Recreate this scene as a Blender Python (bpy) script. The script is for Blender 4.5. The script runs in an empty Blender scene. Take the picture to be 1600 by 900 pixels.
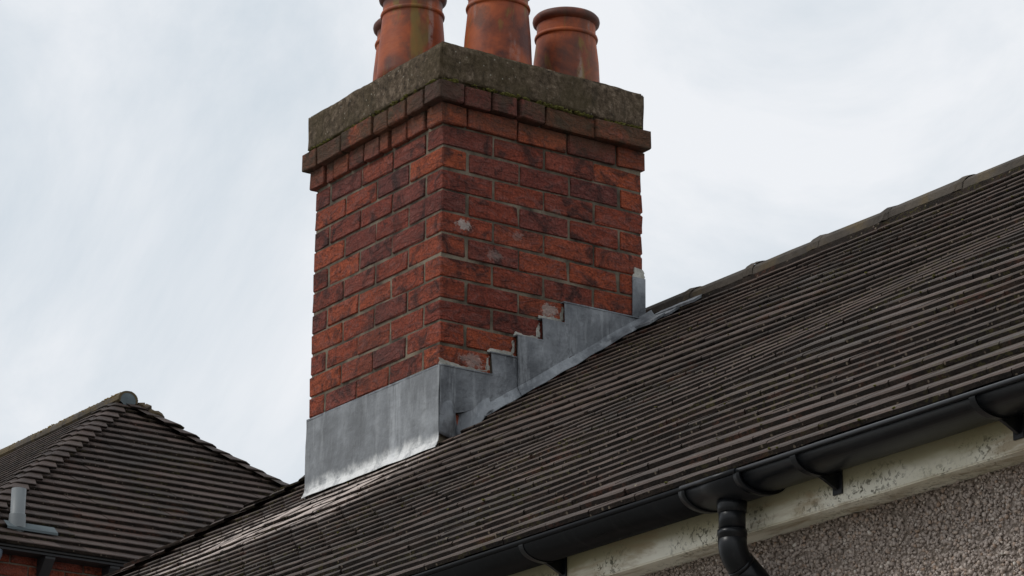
import bpy, bmesh, math, random
import numpy as np
from mathutils import Vector, Matrix, noise

random.seed(7)
rng = np.random.default_rng(11)
S = bpy.context.scene
COL = S.collection

# ------------------------------------------------------------------ camera, sky, sun, exposure
CAM = Vector((8.9544, -5.7511, 1.6))
CR = Vector((0.56293201, 0.82645356, 0.00905903))
CU = Vector((0.25007485, -0.18076287, 0.95120311))
CF = Vector((-0.78776273, 0.53319724, 0.30843245))
cam_d = bpy.data.cameras.new('camera')
cam = bpy.data.objects.new('camera', cam_d)
COL.objects.link(cam)
cam_d.sensor_width = 36.0
cam_d.lens = 4889.77 / 1600 * 36
cam_d.clip_start = 0.1
cam_d.clip_end = 2000
cam.matrix_world = Matrix(((CR.x, CU.x, -CF.x, CAM.x), (CR.y, CU.y, -CF.y, CAM.y), (CR.z, CU.z, -CF.z, CAM.z), (0, 0, 0, 1)))
S.camera = cam
S.render.resolution_x, S.render.resolution_y = 1024, 576

SUN_EL, SUN_AZ = math.radians(46), math.radians(204)      # azimuth clockwise from +Y
world = bpy.data.worlds.new('World')
S.world = world
world.use_nodes = True
wn, wl = world.node_tree.nodes, world.node_tree.links
wn.clear()
w_out = wn.new('ShaderNodeOutputWorld')
w_bg = wn.new('ShaderNodeBackground')
w_bg.inputs['Strength'].default_value = 0.1
w_sky = wn.new('ShaderNodeTexSky')
w_sky.sky_type = 'NISHITA'
w_sky.sun_disc = False
w_sky.sun_elevation = SUN_EL
w_sky.sun_rotation = SUN_AZ
w_sky.air_density = 1.0
w_sky.dust_density = 2.0
w_tc = wn.new('ShaderNodeTexCoord')
w_map = wn.new('ShaderNodeMapping')
w_map.inputs['Location'].default_value = (0.2, 0.6, 1.1)
w_map.inputs['Scale'].default_value = (1.0, 1.0, 1.25)
w_n1 = wn.new('ShaderNodeTexNoise')
w_n1.inputs['Scale'].default_value = 6.5
w_n1.inputs['Detail'].default_value = 7.0
w_n1.inputs['Roughness'].default_value = 0.6
w_n1.inputs['Distortion'].default_value = 0.5
w_ramp = wn.new('ShaderNodeValToRGB')
w_ramp.color_ramp.elements[0].position = 0.36
w_ramp.color_ramp.elements[0].color = (6.85, 7.5, 8.1, 1)
w_ramp.color_ramp.elements[1].position = 0.60
w_ramp.color_ramp.elements[1].color = (9.1, 9.3, 9.6, 1)
w_mix = wn.new('ShaderNodeMix')
w_mix.data_type = 'RGBA'
w_mix.inputs[0].default_value = 0.93
wl.new(w_tc.outputs['Generated'], w_map.inputs['Vector'])
wl.new(w_map.outputs['Vector'], w_n1.inputs['Vector'])
wl.new(w_n1.outputs['Fac'], w_ramp.inputs['Fac'])
wl.new(w_sky.outputs['Color'], w_mix.inputs['A'])
wl.new(w_ramp.outputs['Color'], w_mix.inputs['B'])
wl.new(w_mix.outputs['Result'], w_bg.inputs['Color'])
wl.new(w_bg.outputs['Background'], w_out.inputs['Surface'])

sun_d = bpy.data.lights.new('sun', 'SUN')
sun_d.energy = 1.35
sun_d.angle = math.radians(15)
sun_d.color = (1.0, 0.97, 0.93)
sun = bpy.data.objects.new('sun', sun_d)
COL.objects.link(sun)
sun_dir = Vector((math.sin(SUN_AZ) * math.cos(SUN_EL), math.cos(SUN_AZ) * math.cos(SUN_EL), math.sin(SUN_EL)))
sun.rotation_euler = sun_dir.to_track_quat('Z', 'Y').to_euler()
sun.location = (-4, -8, 20)

S.view_settings.view_transform = 'Standard'
S.view_settings.look = 'None'
S.view_settings.exposure = 0.0
S.view_settings.gamma = 1.0
S.view_settings.use_curve_mapping = False


def project(p):
    d = Vector(p) - CAM
    z = d.dot(CF)
    return 800 + 4889.77 * d.dot(CR) / z, 450 - 4889.77 * d.dot(CU) / z


# ------------------------------------------------------------------ helpers
def link(name, me, mat=None, parent=None):
    o = bpy.data.objects.new(name, me)
    COL.objects.link(o)
    if mat is not None and me is not None and not me.materials:
        me.materials.append(mat)
    if parent is not None:
        o.parent = parent
        par = parent
        inv = Matrix.Identity(4)
        chain = []
        while par is not None:
            chain.append(par)
            par = par.parent
        m = Matrix.Identity(4)
        for q in reversed(chain):
            m = m @ q.matrix_parent_inverse @ q.matrix_basis
        o.matrix_parent_inverse = m.inverted()
    return o


def thing(name, label, cat, loc=(0, 0, 0), group=None):
    o = bpy.data.objects.new(name, None)
    COL.objects.link(o)
    o.empty_display_size = 0.2
    o.location = loc
    o['label'] = label
    o['category'] = cat
    if group:
        o['group'] = group
    return o


def mesh_np(name, V, Fq, smooth=False):
    """mesh from vertex array and list of faces"""
    me = bpy.data.meshes.new(name)
    me.from_pydata([tuple(v) for v in V], [], Fq)
    if smooth:
        me.polygons.foreach_set('use_smooth', [True] * len(me.polygons))
    me.update()
    return me


def mesh_fast(name, V, loops, starts, totals, smooth=False):
    me = bpy.data.meshes.new(name)
    me.vertices.add(len(V))
    me.vertices.foreach_set('co', np.asarray(V, np.float32).ravel())
    me.loops.add(len(loops))
    me.loops.foreach_set('vertex_index', np.asarray(loops, np.int32))
    me.polygons.add(len(starts))
    me.polygons.foreach_set('loop_start', np.asarray(starts, np.int32))
    if smooth:
        me.polygons.foreach_set('use_smooth', np.ones(len(starts), bool))
    me.update(calc_edges=True)
    me.validate()
    return me


def bm_mesh(name, bm, smooth=False):
    bmesh.ops.recalc_face_normals(bm, faces=bm.faces)
    me = bpy.data.meshes.new(name)
    bm.to_mesh(me)
    bm.free()
    if smooth:
        me.polygons.foreach_set('use_smooth', [True] * len(me.polygons))
    return me


def bm_box(bm, lo, hi):
    vs = [bm.verts.new((x, y, z)) for z in (lo[2], hi[2]) for y in (lo[1], hi[1]) for x in (lo[0], hi[0])]
    for f in ((0, 2, 3, 1), (4, 5, 7, 6), (0, 1, 5, 4), (2, 6, 7, 3), (0, 4, 6, 2), (1, 3, 7, 5)):
        bm.faces.new([vs[i] for i in f])
    return vs


def box_mesh(name, lo, hi, bev=0.0):
    bm = bmesh.new()
    bm_box(bm, lo, hi)
    if bev:
        bmesh.ops.bevel(bm, geom=list(bm.edges), offset=bev, segments=2, profile=0.5, affect='EDGES')
    return bm_mesh(name, bm)


def chamfer_box(name, sx, sy, sz, c, jit, seed):
    """box centred at origin with chamfered, slightly uneven arrises: 24 verts, 44 tris"""
    r = random.Random(seed)
    bm = bmesh.new()
    bm_box(bm, (-sx / 2, -sy / 2, -sz / 2), (sx / 2, sy / 2, sz / 2))
    bmesh.ops.bevel(bm, geom=list(bm.edges), offset=c, segments=1, affect='EDGES')
    for v in bm.verts:
        v.co += Vector((r.uniform(-jit, jit), r.uniform(-jit, jit), r.uniform(-jit, jit)))
    return bm_mesh(name, bm)


def lathe(profile, seg=48, cx=0, cy=0, rad_noise=0.0):
    V, Fc = [], []
    n = len(profile)
    for i in range(seg):
        a = 2 * math.pi * i / seg
        for (r, z) in profile:
            rr = r * (1 + rad_noise * noise.noise(Vector((math.cos(a) * 2, math.sin(a) * 2, z * 6))))
            V.append((cx + rr * math.cos(a), cy + rr * math.sin(a), z))
    for i in range(seg):
        j = (i + 1) % seg
        for k in range(n - 1):
            Fc.append((i * n + k, j * n + k, j * n + k + 1, i * n + k + 1))
    return V, Fc


def tube(path, r, seg=20, caps=True):
    """round tube along a polyline; r number or list"""
    path = [Vector(p) for p in path]
    rs = r if isinstance(r, (list, tuple)) else [r] * len(path)
    V, Fc = [], []
    t0 = (path[1] - path[0]).normalized()
    u = t0.orthogonal().normalized()
    for i, p in enumerate(path):
        if i == 0:
            t = t0
        elif i == len(path) - 1:
            t = (path[i] - path[i - 1]).normalized()
        else:
            t = ((path[i + 1] - path[i]).normalized() + (path[i] - path[i - 1]).normalized()).normalized()
        u = (u - t * u.dot(t)).normalized()
        w = t.cross(u)
        for k in range(seg):
            a = 2 * math.pi * k / seg
            V.append(p + (u * math.cos(a) + w * math.sin(a)) * rs[i])
    for i in range(len(path) - 1):
        for k in range(seg):
            k2 = (k + 1) % seg
            Fc.append((i * seg + k, i * seg + k2, (i + 1) * seg + k2, (i + 1) * seg + k))
    if caps:
        Fc.append(tuple(range(seg - 1, -1, -1)))
        Fc.append(tuple((len(path) - 1) * seg + k for k in range(seg)))
    return V, Fc


# ------------------------------------------------------------------ material building
class MB:
    def __init__(self, name):
        self.m = bpy.data.materials.new(name)
        self.m.use_nodes = True
        self.n = self.m.node_tree.nodes
        self.l = self.m.node_tree.links
        self.bsdf = self.n['Principled BSDF']
        self.geo = self.n.new('ShaderNodeNewGeometry')
        self.pos = self.geo.outputs['Position']
        self.obj = None

    def orand(self):
        if self.obj is None:
            self.obj = self.n.new('ShaderNodeObjectInfo')
        a = self.math('ADD', self.obj.outputs['Random'], self.geo.outputs['Random Per Island'])
        return self.math('FRACT', a)

    def set(self, sock, v):
        if isinstance(v, bpy.types.NodeSocket):
            self.l.new(v, sock)
        elif isinstance(v, (tuple, list)) and len(v) == 3 and len(sock.default_value) == 4:
            sock.default_value = (*v, 1)
        else:
            sock.default_value = v

    def math(self, op, a, b=None, clamp=False):
        n = self.n.new('ShaderNodeMath')
        n.operation = op
        n.use_clamp = clamp
        self.set(n.inputs[0], a)
        if b is not None:
            self.set(n.inputs[1], b)
        return n.outputs[0]

    def mapping(self, scale=(1, 1, 1), loc=(0, 0, 0), rot=(0, 0, 0), vec=None):
        n = self.n.new('ShaderNodeMapping')
        n.inputs['Scale'].default_value = scale
        n.inputs['Location'].default_value = loc
        n.inputs['Rotation'].default_value = rot
        self.l.new(vec or self.pos, n.inputs['Vector'])
        return n.outputs['Vector']

    def noise(self, scale, detail=3, rough=0.55, dist=0.0, vec=None):
        n = self.n.new('ShaderNodeTexNoise')
        n.inputs['Scale'].default_value = scale
        n.inputs['Detail'].default_value = detail
        n.inputs['Roughness'].default_value = rough
        n.inputs['Distortion'].default_value = dist
        self.l.new(vec or self.pos, n.inputs['Vector'])
        return n.outputs['Fac']

    def voronoi(self, scale, feature='F1', vec=None, out='Distance', rnd=1.0):
        n = self.n.new('ShaderNodeTexVoronoi')
        n.feature = feature
        n.inputs['Scale'].default_value = scale
        n.inputs['Randomness'].default_value = rnd
        self.l.new(vec or self.pos, n.inputs['Vector'])
        return n.outputs[out]

    def ramp(self, fac, stops, interp='LINEAR'):
        n = self.n.new('ShaderNodeValToRGB')
        cr = n.color_ramp
        cr.interpolation = interp
        while len(cr.elements) < len(stops):
            cr.elements.new(0.5)
        for e, (p, c) in zip(cr.elements, stops):
            e.position = p
            e.color = (*c, 1) if isinstance(c, (tuple, list)) else (c, c, c, 1)
        self.l.new(fac, n.inputs['Fac'])
        return n.outputs['Color']

    def step(self, fac, a, b):
        n = self.n.new('ShaderNodeMapRange')
        n.interpolation_type = 'SMOOTHSTEP'
        n.inputs['From Min'].default_value = a
        n.inputs['From Max'].default_value = b
        self.l.new(fac, n.inputs['Value'])
        return n.outputs['Result']

    def mix(self, fac, a, b, blend='MIX'):
        n = self.n.new('ShaderNodeMix')
        n.data_type = 'RGBA'
        n.blend_type = blend
        n.clamp_factor = True
        self.set(n.inputs[0], fac)
        self.set(n.inputs['A'], a)
        self.set(n.inputs['B'], b)
        return n.outputs['Result']

    def sep(self, vec=None):
        n = self.n.new('ShaderNodeSeparateXYZ')
        self.l.new(vec or self.pos, n.inputs[0])
        return n.outputs

    def bump(self, h, strength=0.5, dist=0.01, prev=None):
        n = self.n.new('ShaderNodeBump')
        n.inputs['Strength'].default_value = strength
        n.inputs['Distance'].default_value = dist
        self.l.new(h, n.inputs['Height'])
        if prev is not None:
            self.l.new(prev, n.inputs['Normal'])
        return n.outputs['Normal']

    def done(self, color, rough=0.8, normal=None, metal=0.0, spec=0.5):
        b = self.bsdf
        self.set(b.inputs['Base Color'], color)
        self.set(b.inputs['Roughness'], rough)
        self.set(b.inputs['Metallic'], metal)
        b.inputs['Specular IOR Level'].default_value = spec
        if normal is not None:
            self.l.new(normal, b.inputs['Normal'])
        return self.m


def mat_brick(name, far=False):
    b = MB(name)
    r = b.orand()
    base = b.ramp(r, [(0.0, (.27, .054, .032)), (.18, (.46, .098, .038)), (.36, (.24, .062, .046)), (.52, (.50, .108, .038)),
                      (.66, (.31, .062, .034)), (.82, (.18, .050, .040)), (1.0, (.40, .080, .035))])
    if far:
        base = b.mix(0.35, base, (.30, .075, .04))
    off = b.n.new('ShaderNodeVectorMath')
    off.operation = 'ADD'
    cmb = b.n.new('ShaderNodeCombineXYZ')
    b.l.new(b.math('MULTIPLY', r, 37.0), cmb.inputs[0])
    b.l.new(b.math('MULTIPLY', r, 91.0), cmb.inputs[1])
    b.l.new(b.pos, off.inputs[0])
    b.l.new(cmb.outputs[0], off.inputs[1])
    v = off.outputs[0]
    n_big = b.noise(9, 5, .62, 1.2, v)
    n_str = b.noise(1.0, 5, .65, 1.5, b.mapping((13, 13, 30), rot=(0.22, 0.2, 0), vec=v))
    n_fine = b.noise(120, 4, .65, 0, v)
    c = b.mix(b.math('MULTIPLY', b.step(n_str, .46, .64), .65), base, (.27, .105, .085))
    c = b.mix(b.math('MULTIPLY', b.step(n_big, .48, .68), .80), c, (.040, .021, .019))
    crease = b.step(n_str, .36, .30)
    c = b.mix(b.math('MULTIPLY', crease, .75), c, (.035, .018, .017))
    effl = b.noise(13, 6, .7, 1.0, b.mapping((1, 1, 1.8), loc=(5, 2, 8)))
    c = b.mix(b.math('MULTIPLY', b.step(effl, .67, .78), .45), c, (.42, .34, .31))
    c = b.mix(b.math('MULTIPLY', b.step(n_fine, .25, .75), 1.0), b.mix(1.0, c, (.42, .40, .40), 'MULTIPLY'), c)
    if not far:
        # old mortar splashes and lime bloom on single bricks
        def blot(cy, cz, r_):
            p_ = b.sep()
            dy = b.math('SUBTRACT', p_[1], cy)
            dz_ = b.math('MULTIPLY', b.math('SUBTRACT', p_[2], cz), 1.7)
            d_ = b.math('SQRT', b.math('ADD', b.math('MULTIPLY', dy, dy), b.math('MULTIPLY', dz_, dz_)))
            d_ = b.math('ADD', d_, b.math('MULTIPLY', b.math('SUBTRACT', b.noise(40, 7, .78, .2), .5), r_ * 2.6))
            on = b.step(p_[0], -.02, -.012)
            return b.math('MULTIPLY', b.step(d_, r_ * .75, r_ * .5), on)
        for (cy, cz, r_, k_) in ((.098, 5.306, .045, .85), (.475, 5.052, .06, .7), (.33, 5.31, .04, .22), (.50, 5.43, .04, .2), (.23, 5.215, .05, .25), (.14, 4.80, .07, .5), (.37, 4.885, .05, .4)):
            c = b.mix(b.math('MULTIPLY', blot(cy, cz, r_), k_), c, (.46, .40, .36))
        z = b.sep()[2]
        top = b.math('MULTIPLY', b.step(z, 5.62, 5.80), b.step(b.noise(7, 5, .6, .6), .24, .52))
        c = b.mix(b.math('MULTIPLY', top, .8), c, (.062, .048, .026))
        soot = b.math('MULTIPLY', b.step(b.noise(2.3, 3, .5, .4, b.mapping(loc=(4, 7, 1))), .50, .68), .38)
        c = b.mix(soot, c, (.055, .030, .026))
    h1 = b.math('ADD', b.math('MULTIPLY', n_str, 1.2), b.math('MULTIPLY', n_big, .7))
    nrm = b.bump(h1, 1.0, .022)
    nrm = b.bump(b.noise(48, 7, .75, .9, v), .9, .008, nrm)
    return b.done(c, .88, nrm, spec=.3)


def mat_mortar(name, light=(.21, .175, .128), dark=(.040, .032, .024)):
    b = MB(name)
    n = b.noise(7, 5, .6, .5)
    c = b.ramp(n, [(.36, dark), (.48, tuple(.4 * a + .6 * d for a, d in zip(light, dark))), (.62, light)])
    c = b.mix(b.math('MULTIPLY', b.step(b.noise(150, 3), .45, .75), .45), c, (.08, .07, .055))
    nrm = b.bump(b.noise(160, 4, .7), .7, .004)
    return b.done(c, .92, nrm, spec=.2)


def mat_concrete():
    b = MB('cap_concrete')
    n1 = b.noise(3.2, 5, .6, .6)
    n2 = b.noise(42, 8, .75, .25)
    n3 = b.noise(1.0, 4, .6, 1.0, b.mapping((24, 24, 5)))
    c = b.ramp(n2, [(.34, (.026, .018, .011)), (.46, (.082, .059, .038)), (.56, (.140, .104, .071)), (.70, (.29, .228, .165))])
    c = b.mix(b.math('MULTIPLY', b.step(n1, .42, .62), .6), c, (.058, .044, .020))
    c = b.mix(b.math('MULTIPLY', b.step(n3, .52, .70), .55), c, (.034, .027, .018))
    sp = b.step(b.voronoi(42), .16, .08)
    gate = b.step(b.noise(6, 3, .5, 0, b.mapping(loc=(3, 3, 3))), .48, .6)
    c = b.mix(b.math('MULTIPLY', b.math('MULTIPLY', sp, gate), .7), c, (.36, .34, .28))
    z = b.sep()[2]
    low = b.math('MULTIPLY', b.step(z, 5.855, 5.832), b.step(b.noise(18, 4, .6), .45, .58))
    c = b.mix(b.math('MULTIPLY', low, .8), c, (.085, .075, .012))
    nrm = b.bump(n2, .9, .012)
    nrm = b.bump(b.noise(110, 5, .7), .8, .004, nrm)
    return b.done(c, .93, nrm, spec=.2)


def mat_tile(name, stain=True):
    b = MB(name)
    r = b.orand()
    base = b.ramp(r, [(0, (.048, .032, .025)), (.35, (.082, .058, .047)), (.65, (.062, .043, .034)), (.86, (.104, .074, .060)), (1, (.070, .045, .035))])
    n1 = b.noise(1.7, 5, .6, .7)
    n2 = b.noise(38, 6, .7, .4)
    c = b.mix(b.math('MULTIPLY', b.step(n1, .46, .62), .6), base, (.034, .030, .025))
    c = b.mix(b.math('MULTIPLY', b.step(n2, .50, .72), .45), c, (.028, .023, .019))
    red = b.step(b.noise(3.4, 4, .55, .5, b.mapping(loc=(9, 1, 4))), .60, .72)
    c = b.mix(b.math('MULTIPLY', red, .25), c, (.14, .060, .038))
    moss = b.math('MULTIPLY', b.step(b.noise(2.6, 5, .6, .4, b.mapping(loc=(2, 6, 1))), .50, .64), b.step(b.noise(55, 5, .65), .50, .62))
    c = b.mix(b.math('MULTIPLY', moss, .35), c, (.075, .066, .022))
    dots = b.step(b.voronoi(46), .20, .12)
    dcol = b.voronoi(46, out='Color')
    dg = b.step(b.sep(dcol)[0], .96, .98)
    c = b.mix(b.math('MULTIPLY', b.math('MULTIPLY', dots, dg), .8), c, (.30, .27, .17))
    if not stain:
        c = b.mix(1.0, c, (.72, .70, .72), 'MULTIPLY')
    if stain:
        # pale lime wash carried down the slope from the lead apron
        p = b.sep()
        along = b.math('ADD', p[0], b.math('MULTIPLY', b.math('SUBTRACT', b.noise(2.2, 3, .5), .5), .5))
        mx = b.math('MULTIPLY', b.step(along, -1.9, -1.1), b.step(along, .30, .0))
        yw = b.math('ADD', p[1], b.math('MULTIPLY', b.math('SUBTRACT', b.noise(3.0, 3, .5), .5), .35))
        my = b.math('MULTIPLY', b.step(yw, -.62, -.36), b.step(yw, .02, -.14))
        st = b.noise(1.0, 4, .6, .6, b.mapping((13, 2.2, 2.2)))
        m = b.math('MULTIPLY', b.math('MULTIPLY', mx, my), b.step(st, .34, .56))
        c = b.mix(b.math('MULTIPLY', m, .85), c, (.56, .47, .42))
    nrm = b.bump(n2, .55, .006)
    nrm = b.bump(b.noise(150, 4, .7), .6, .003, nrm)
    rough = b.math('ADD', b.math('MULTIPLY', b.noise(12, 3), .25), .52)
    return b.done(c, rough, nrm, spec=.20)


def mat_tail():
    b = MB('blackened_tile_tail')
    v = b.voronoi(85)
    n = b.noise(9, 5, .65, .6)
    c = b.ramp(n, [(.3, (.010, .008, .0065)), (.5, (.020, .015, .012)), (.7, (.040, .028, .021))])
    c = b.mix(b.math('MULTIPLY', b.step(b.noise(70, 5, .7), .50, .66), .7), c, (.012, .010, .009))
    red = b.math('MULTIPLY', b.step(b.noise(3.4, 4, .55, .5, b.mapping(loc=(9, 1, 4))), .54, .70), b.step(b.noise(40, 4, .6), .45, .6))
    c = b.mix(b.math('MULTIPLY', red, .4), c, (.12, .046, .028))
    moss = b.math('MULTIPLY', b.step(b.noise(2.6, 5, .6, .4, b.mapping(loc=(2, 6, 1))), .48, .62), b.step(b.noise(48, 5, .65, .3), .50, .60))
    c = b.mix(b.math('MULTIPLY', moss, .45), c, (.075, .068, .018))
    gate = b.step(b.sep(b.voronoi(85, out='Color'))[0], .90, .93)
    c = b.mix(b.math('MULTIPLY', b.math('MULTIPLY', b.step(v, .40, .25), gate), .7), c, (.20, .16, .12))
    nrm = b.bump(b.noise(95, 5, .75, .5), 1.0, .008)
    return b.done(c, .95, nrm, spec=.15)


def mat_ridge(name='ridge_tile_clay', ylo=.52):
    b = MB(name)
    r = b.orand()
    n1 = b.noise(5, 5, .6, .6)
    n2 = b.noise(45, 5, .7)
    c = b.ramp(n1, [(.3, (.028, .023, .018)), (.5, (.062, .051, .040)), (.7, (.095, .078, .060))])
    y = b.step(b.noise(4, 5, .6, .4, b.mapping(loc=(1, 5, 2))), ylo, ylo + .14)
    c = b.mix(b.math('MULTIPLY', y, .5), c, (.125, .085, .026))
    c = b.mix(b.math('MULTIPLY', b.step(n2, .5, .7), .6), c, (.03, .027, .02))
    c = b.mix(b.math('MULTIPLY', r, .25), c, (.05, .043, .036))
    nrm = b.bump(n2, .7, .006)
    return b.done(c, .85, nrm, spec=.3)


def mat_lead(name, apron=False):
    b = MB(name)
    n1 = b.noise(1.0, 6, .62, .15, b.mapping((7, 7, 4.0)))
    n2 = b.noise(1.0, 6, .66, .2, b.mapping((19, 19, 2.6)))
    n3 = b.noise(60, 5, .65)
    c = b.ramp(n1, [(.36, (.066, .072, .080)), (.46, (.112, .121, .132)), (.54, (.160, .172, .185)), (.66, (.26, .276, .292))])
    c = b.mix(b.math('MULTIPLY', b.step(n2, .50, .64), .45), c, (.36, .38, .395))
    c = b.mix(b.math('MULTIPLY', b.step(n3, .55, .75), .3), c, (.11, .115, .12))
    scr = b.step(b.noise(1.0, 5, .7, .4, b.mapping((120, 30, 14), rot=(.4, .3, .2))), .60, .70)
    c = b.mix(b.math('MULTIPLY', scr, .35), c, (.34, .35, .36))
    drk = b.step(b.noise(24, 6, .72, .6, b.mapping(loc=(3, 8, 1))), .58, .66)
    c = b.mix(b.math('MULTIPLY', drk, .45), c, (.060, .064, .070))
    if apron:
        p = b.sep()
        zz = b.math('ADD', p[2], b.math('MULTIPLY', b.math('SUBTRACT', b.noise(1.0, 6, .7, .6, b.mapping((14, 14, 7))), .5), .10))
        low = b.step(zz, 4.525, 4.478)
        c = b.mix(.4, c, (.19, .195, .195))
        c = b.mix(b.math('MULTIPLY', b.math('MULTIPLY', low, b.step(b.noise(20, 6, .7, .3), .25, .60)), .85), c, (.76, .76, .74))
        xr = b.math('ADD', p[0], b.math('MULTIPLY', b.noise(8), .05))
        run = b.math('MULTIPLY', b.step(b.math('ABSOLUTE', b.math('ADD', xr, .245)), .05, .01), b.step(b.noise(1.0, 4, .6, .4, b.mapping((60, 60, 4))), .40, .62))
        c = b.mix(b.math('MULTIPLY', run, .35), c, (.52, .54, .56))
    nrm = b.bump(n1, .35, .02)
    nrm = b.bump(b.noise(16, 5, .6), .5, .010, nrm)
    nrm = b.bump(b.noise(120, 4, .6), .25, .002, nrm)
    rough = b.math('ADD', b.math('MULTIPLY', n2, .3), .34)
    return b.done(c, rough, nrm, metal=.25, spec=.5)


def mat_terracotta():
    b = MB('terracotta')
    o = b.n.new('ShaderNodeObjectInfo')
    v = b.mapping(vec=b.pos, loc=(0, 0, 0))
    n1 = b.noise(4.5, 5, .6, .7, v)
    bands = b.noise(1.0, 4, .6, .3, b.mapping((3, 3, 60)))
    c = b.ramp(n1, [(.32, (.080, .018, .009)), (.47, (.25, .054, .017)), (.66, (.38, .088, .023))])
    c = b.mix(b.math('MULTIPLY', b.step(bands, .5, .7), .35), c, (.19, .040, .017))
    soot = b.step(b.noise(3.1, 5, .6, .8, b.mapping((1.5, 1.5, 1), loc=(7, 3, 2))), .50, .66)
    c = b.mix(b.math('MULTIPLY', soot, .62), c, (.055, .032, .024))
    gre = b.step(b.noise(1.0, 4, .6, .6, b.mapping((12, 12, 2.5), loc=(2, 9, 0))), .55, .66)
    c = b.mix(b.math('MULTIPLY', gre, .75), c, (.17, .115, .022))
    # glossy sheen painted into the colour as pale streaks down the pot
    wh = b.math('MULTIPLY', b.step(b.noise(1.0, 3, .5, .3, b.mapping((10, 10, 1.2), loc=(4.4, 1.3, 0))), .57, .66), b.step(b.noise(40, 5, .7), .35, .55))
    c = b.mix(b.math('MULTIPLY', wh, .45), c, (.34, .28, .26))
    z = b.sep()[2]
    rim = b.math('MULTIPLY', b.step(z, 6.300, 6.325), b.step(b.noise(9, 4), .25, .5))
    c = b.mix(b.math('MULTIPLY', rim, .8), c, (.045, .022, .018))
    nrm = b.bump(b.noise(60, 5, .65), .3, .004)
    return b.done(c, b.math('ADD', b.math('MULTIPLY', n1, .3), .40), nrm, spec=.28)


def mat_plain(name, col, rough=.6, var=.25, nscale=8, bump=.15, spec=.4, metal=0):
    b = MB(name)
    n = b.noise(nscale, 5, .6, .3)
    c = b.mix(n, tuple(x * (1 - var) for x in col), tuple(min(1, x * (1 + var)) for x in col))
    nrm = b.bump(b.noise(nscale * 12, 4, .65), bump, .004)
    return b.done(c, rough, nrm, spec=spec, metal=metal)


def mat_plastic():
    b = MB('black_gutter_plastic')
    n = b.noise(6, 5, .6, .5, b.mapping((.6, 3, 3)))
    c = b.ramp(n, [(.35, (.0030, .0037, .0048)), (.7, (.0065, .0078, .0098))])
    dust = b.step(b.noise(50, 5, .7), .50, .75)
    runs = b.math('MULTIPLY', b.step(b.noise(1.0, 5, .65, .3, b.mapping((26, 5, 3))), .54, .70), .45)
    c = b.mix(runs, c, (.020, .0205, .021))
    spl = b.math('MULTIPLY', b.step(b.voronoi(34), .10, .05), b.step(b.sep(b.voronoi(34, out='Color'))[0], .93, .95))
    c = b.mix(b.math('MULTIPLY', spl, .7), c, (.22, .22, .20))
    c = b.mix(b.math('MULTIPLY', dust, .35), c, (.016, .017, .018))
    return b.done(c, b.math('ADD', b.math('MULTIPLY', n, .25), .20), b.bump(b.noise(30, 3), .06, .004), spec=.25)


def mat_fascia():
    b = MB('weathered_cream_paint')
    n1 = b.noise(1.0, 5, .6, .5, b.mapping((2.2, 8, 8)))
    c = b.ramp(n1, [(.3, (.48, .45, .33)), (.5, (.66, .63, .52)), (.7, (.74, .72, .62))])
    z = b.sep()[2]
    # green algae under the gutter, spreading down from behind it
    zz = b.math('ADD', z, b.math('MULTIPLY', b.math('SUBTRACT', b.noise(1.0, 4, .6, .4, b.mapping((4, 10, 10))), .5), .06))
    alg = b.step(zz, 3.108, 3.140)
    c = b.mix(b.math('MULTIPLY', alg, .8), c, (.20, .175, .075))
    band = b.math('MULTIPLY', b.step(zz, 3.085, 3.105), b.step(zz, 3.155, 3.130))
    sp = b.math('MULTIPLY', b.step(b.noise(85, 5, .72, .5), .52, .58), b.step(b.noise(4.5, 3, .5), .42, .54))
    c = b.mix(b.math('MULTIPLY', b.math('MULTIPLY', sp, band), .9), c, (.045, .038, .015))
    chip = b.step(b.noise(1.0, 4, .6, .8, b.mapping((9, 60, 60), loc=(3, 1, 2))), .74, .79)
    c = b.mix(b.math('MULTIPLY', chip, .8), c, (.085, .055, .035))
    brn = b.math('MULTIPLY', b.step(b.noise(1.0, 5, .65, .5, b.mapping((3.2, 14, 14), loc=(6, 2, 3))), .48, .64), .75)
    c = b.mix(brn, c, (.27, .20, .11))
    dirt = b.step(b.noise(90, 4, .7), .66, .76)
    c = b.mix(b.math('MULTIPLY', dirt, .5), c, (.12, .10, .06))
    return b.done(c, .55, b.bump(b.noise(35, 4, .6), .25, .004), spec=.4)


def mat_pebble():
    b = MB('pebbledash_stone')
    r = b.orand()
    c = b.ramp(r, [(0, (.30, .245, .21)), (.3, (.46, .395, .35)), (.55, (.38, .325, .29)), (.75, (.52, .45, .40)), (.9, (.38, .27, .20)), (1, (.72, .67, .61))])
    c = b.mix(b.math('MULTIPLY', b.step(b.noise(2.2, 5, .6, .4), .35, .70), .55), c, (.20, .155, .125))
    return b.done(c, .8, b.bump(b.noise(300, 3), .3, .002), spec=.3)


def mat_render():
    b = MB('roughcast_render')
    v = b.voronoi(130)
    c = b.ramp(b.voronoi(130, out='Color'), [(0, (.20, .165, .14)), (.6, (.30, .25, .22)), (1, (.38, .32, .28))])
    c = b.mix(b.step(v, .25, .7), c, (.17, .14, .115))
    return b.done(c, .92, b.bump(v, -.9, .01), spec=.2)


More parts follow.
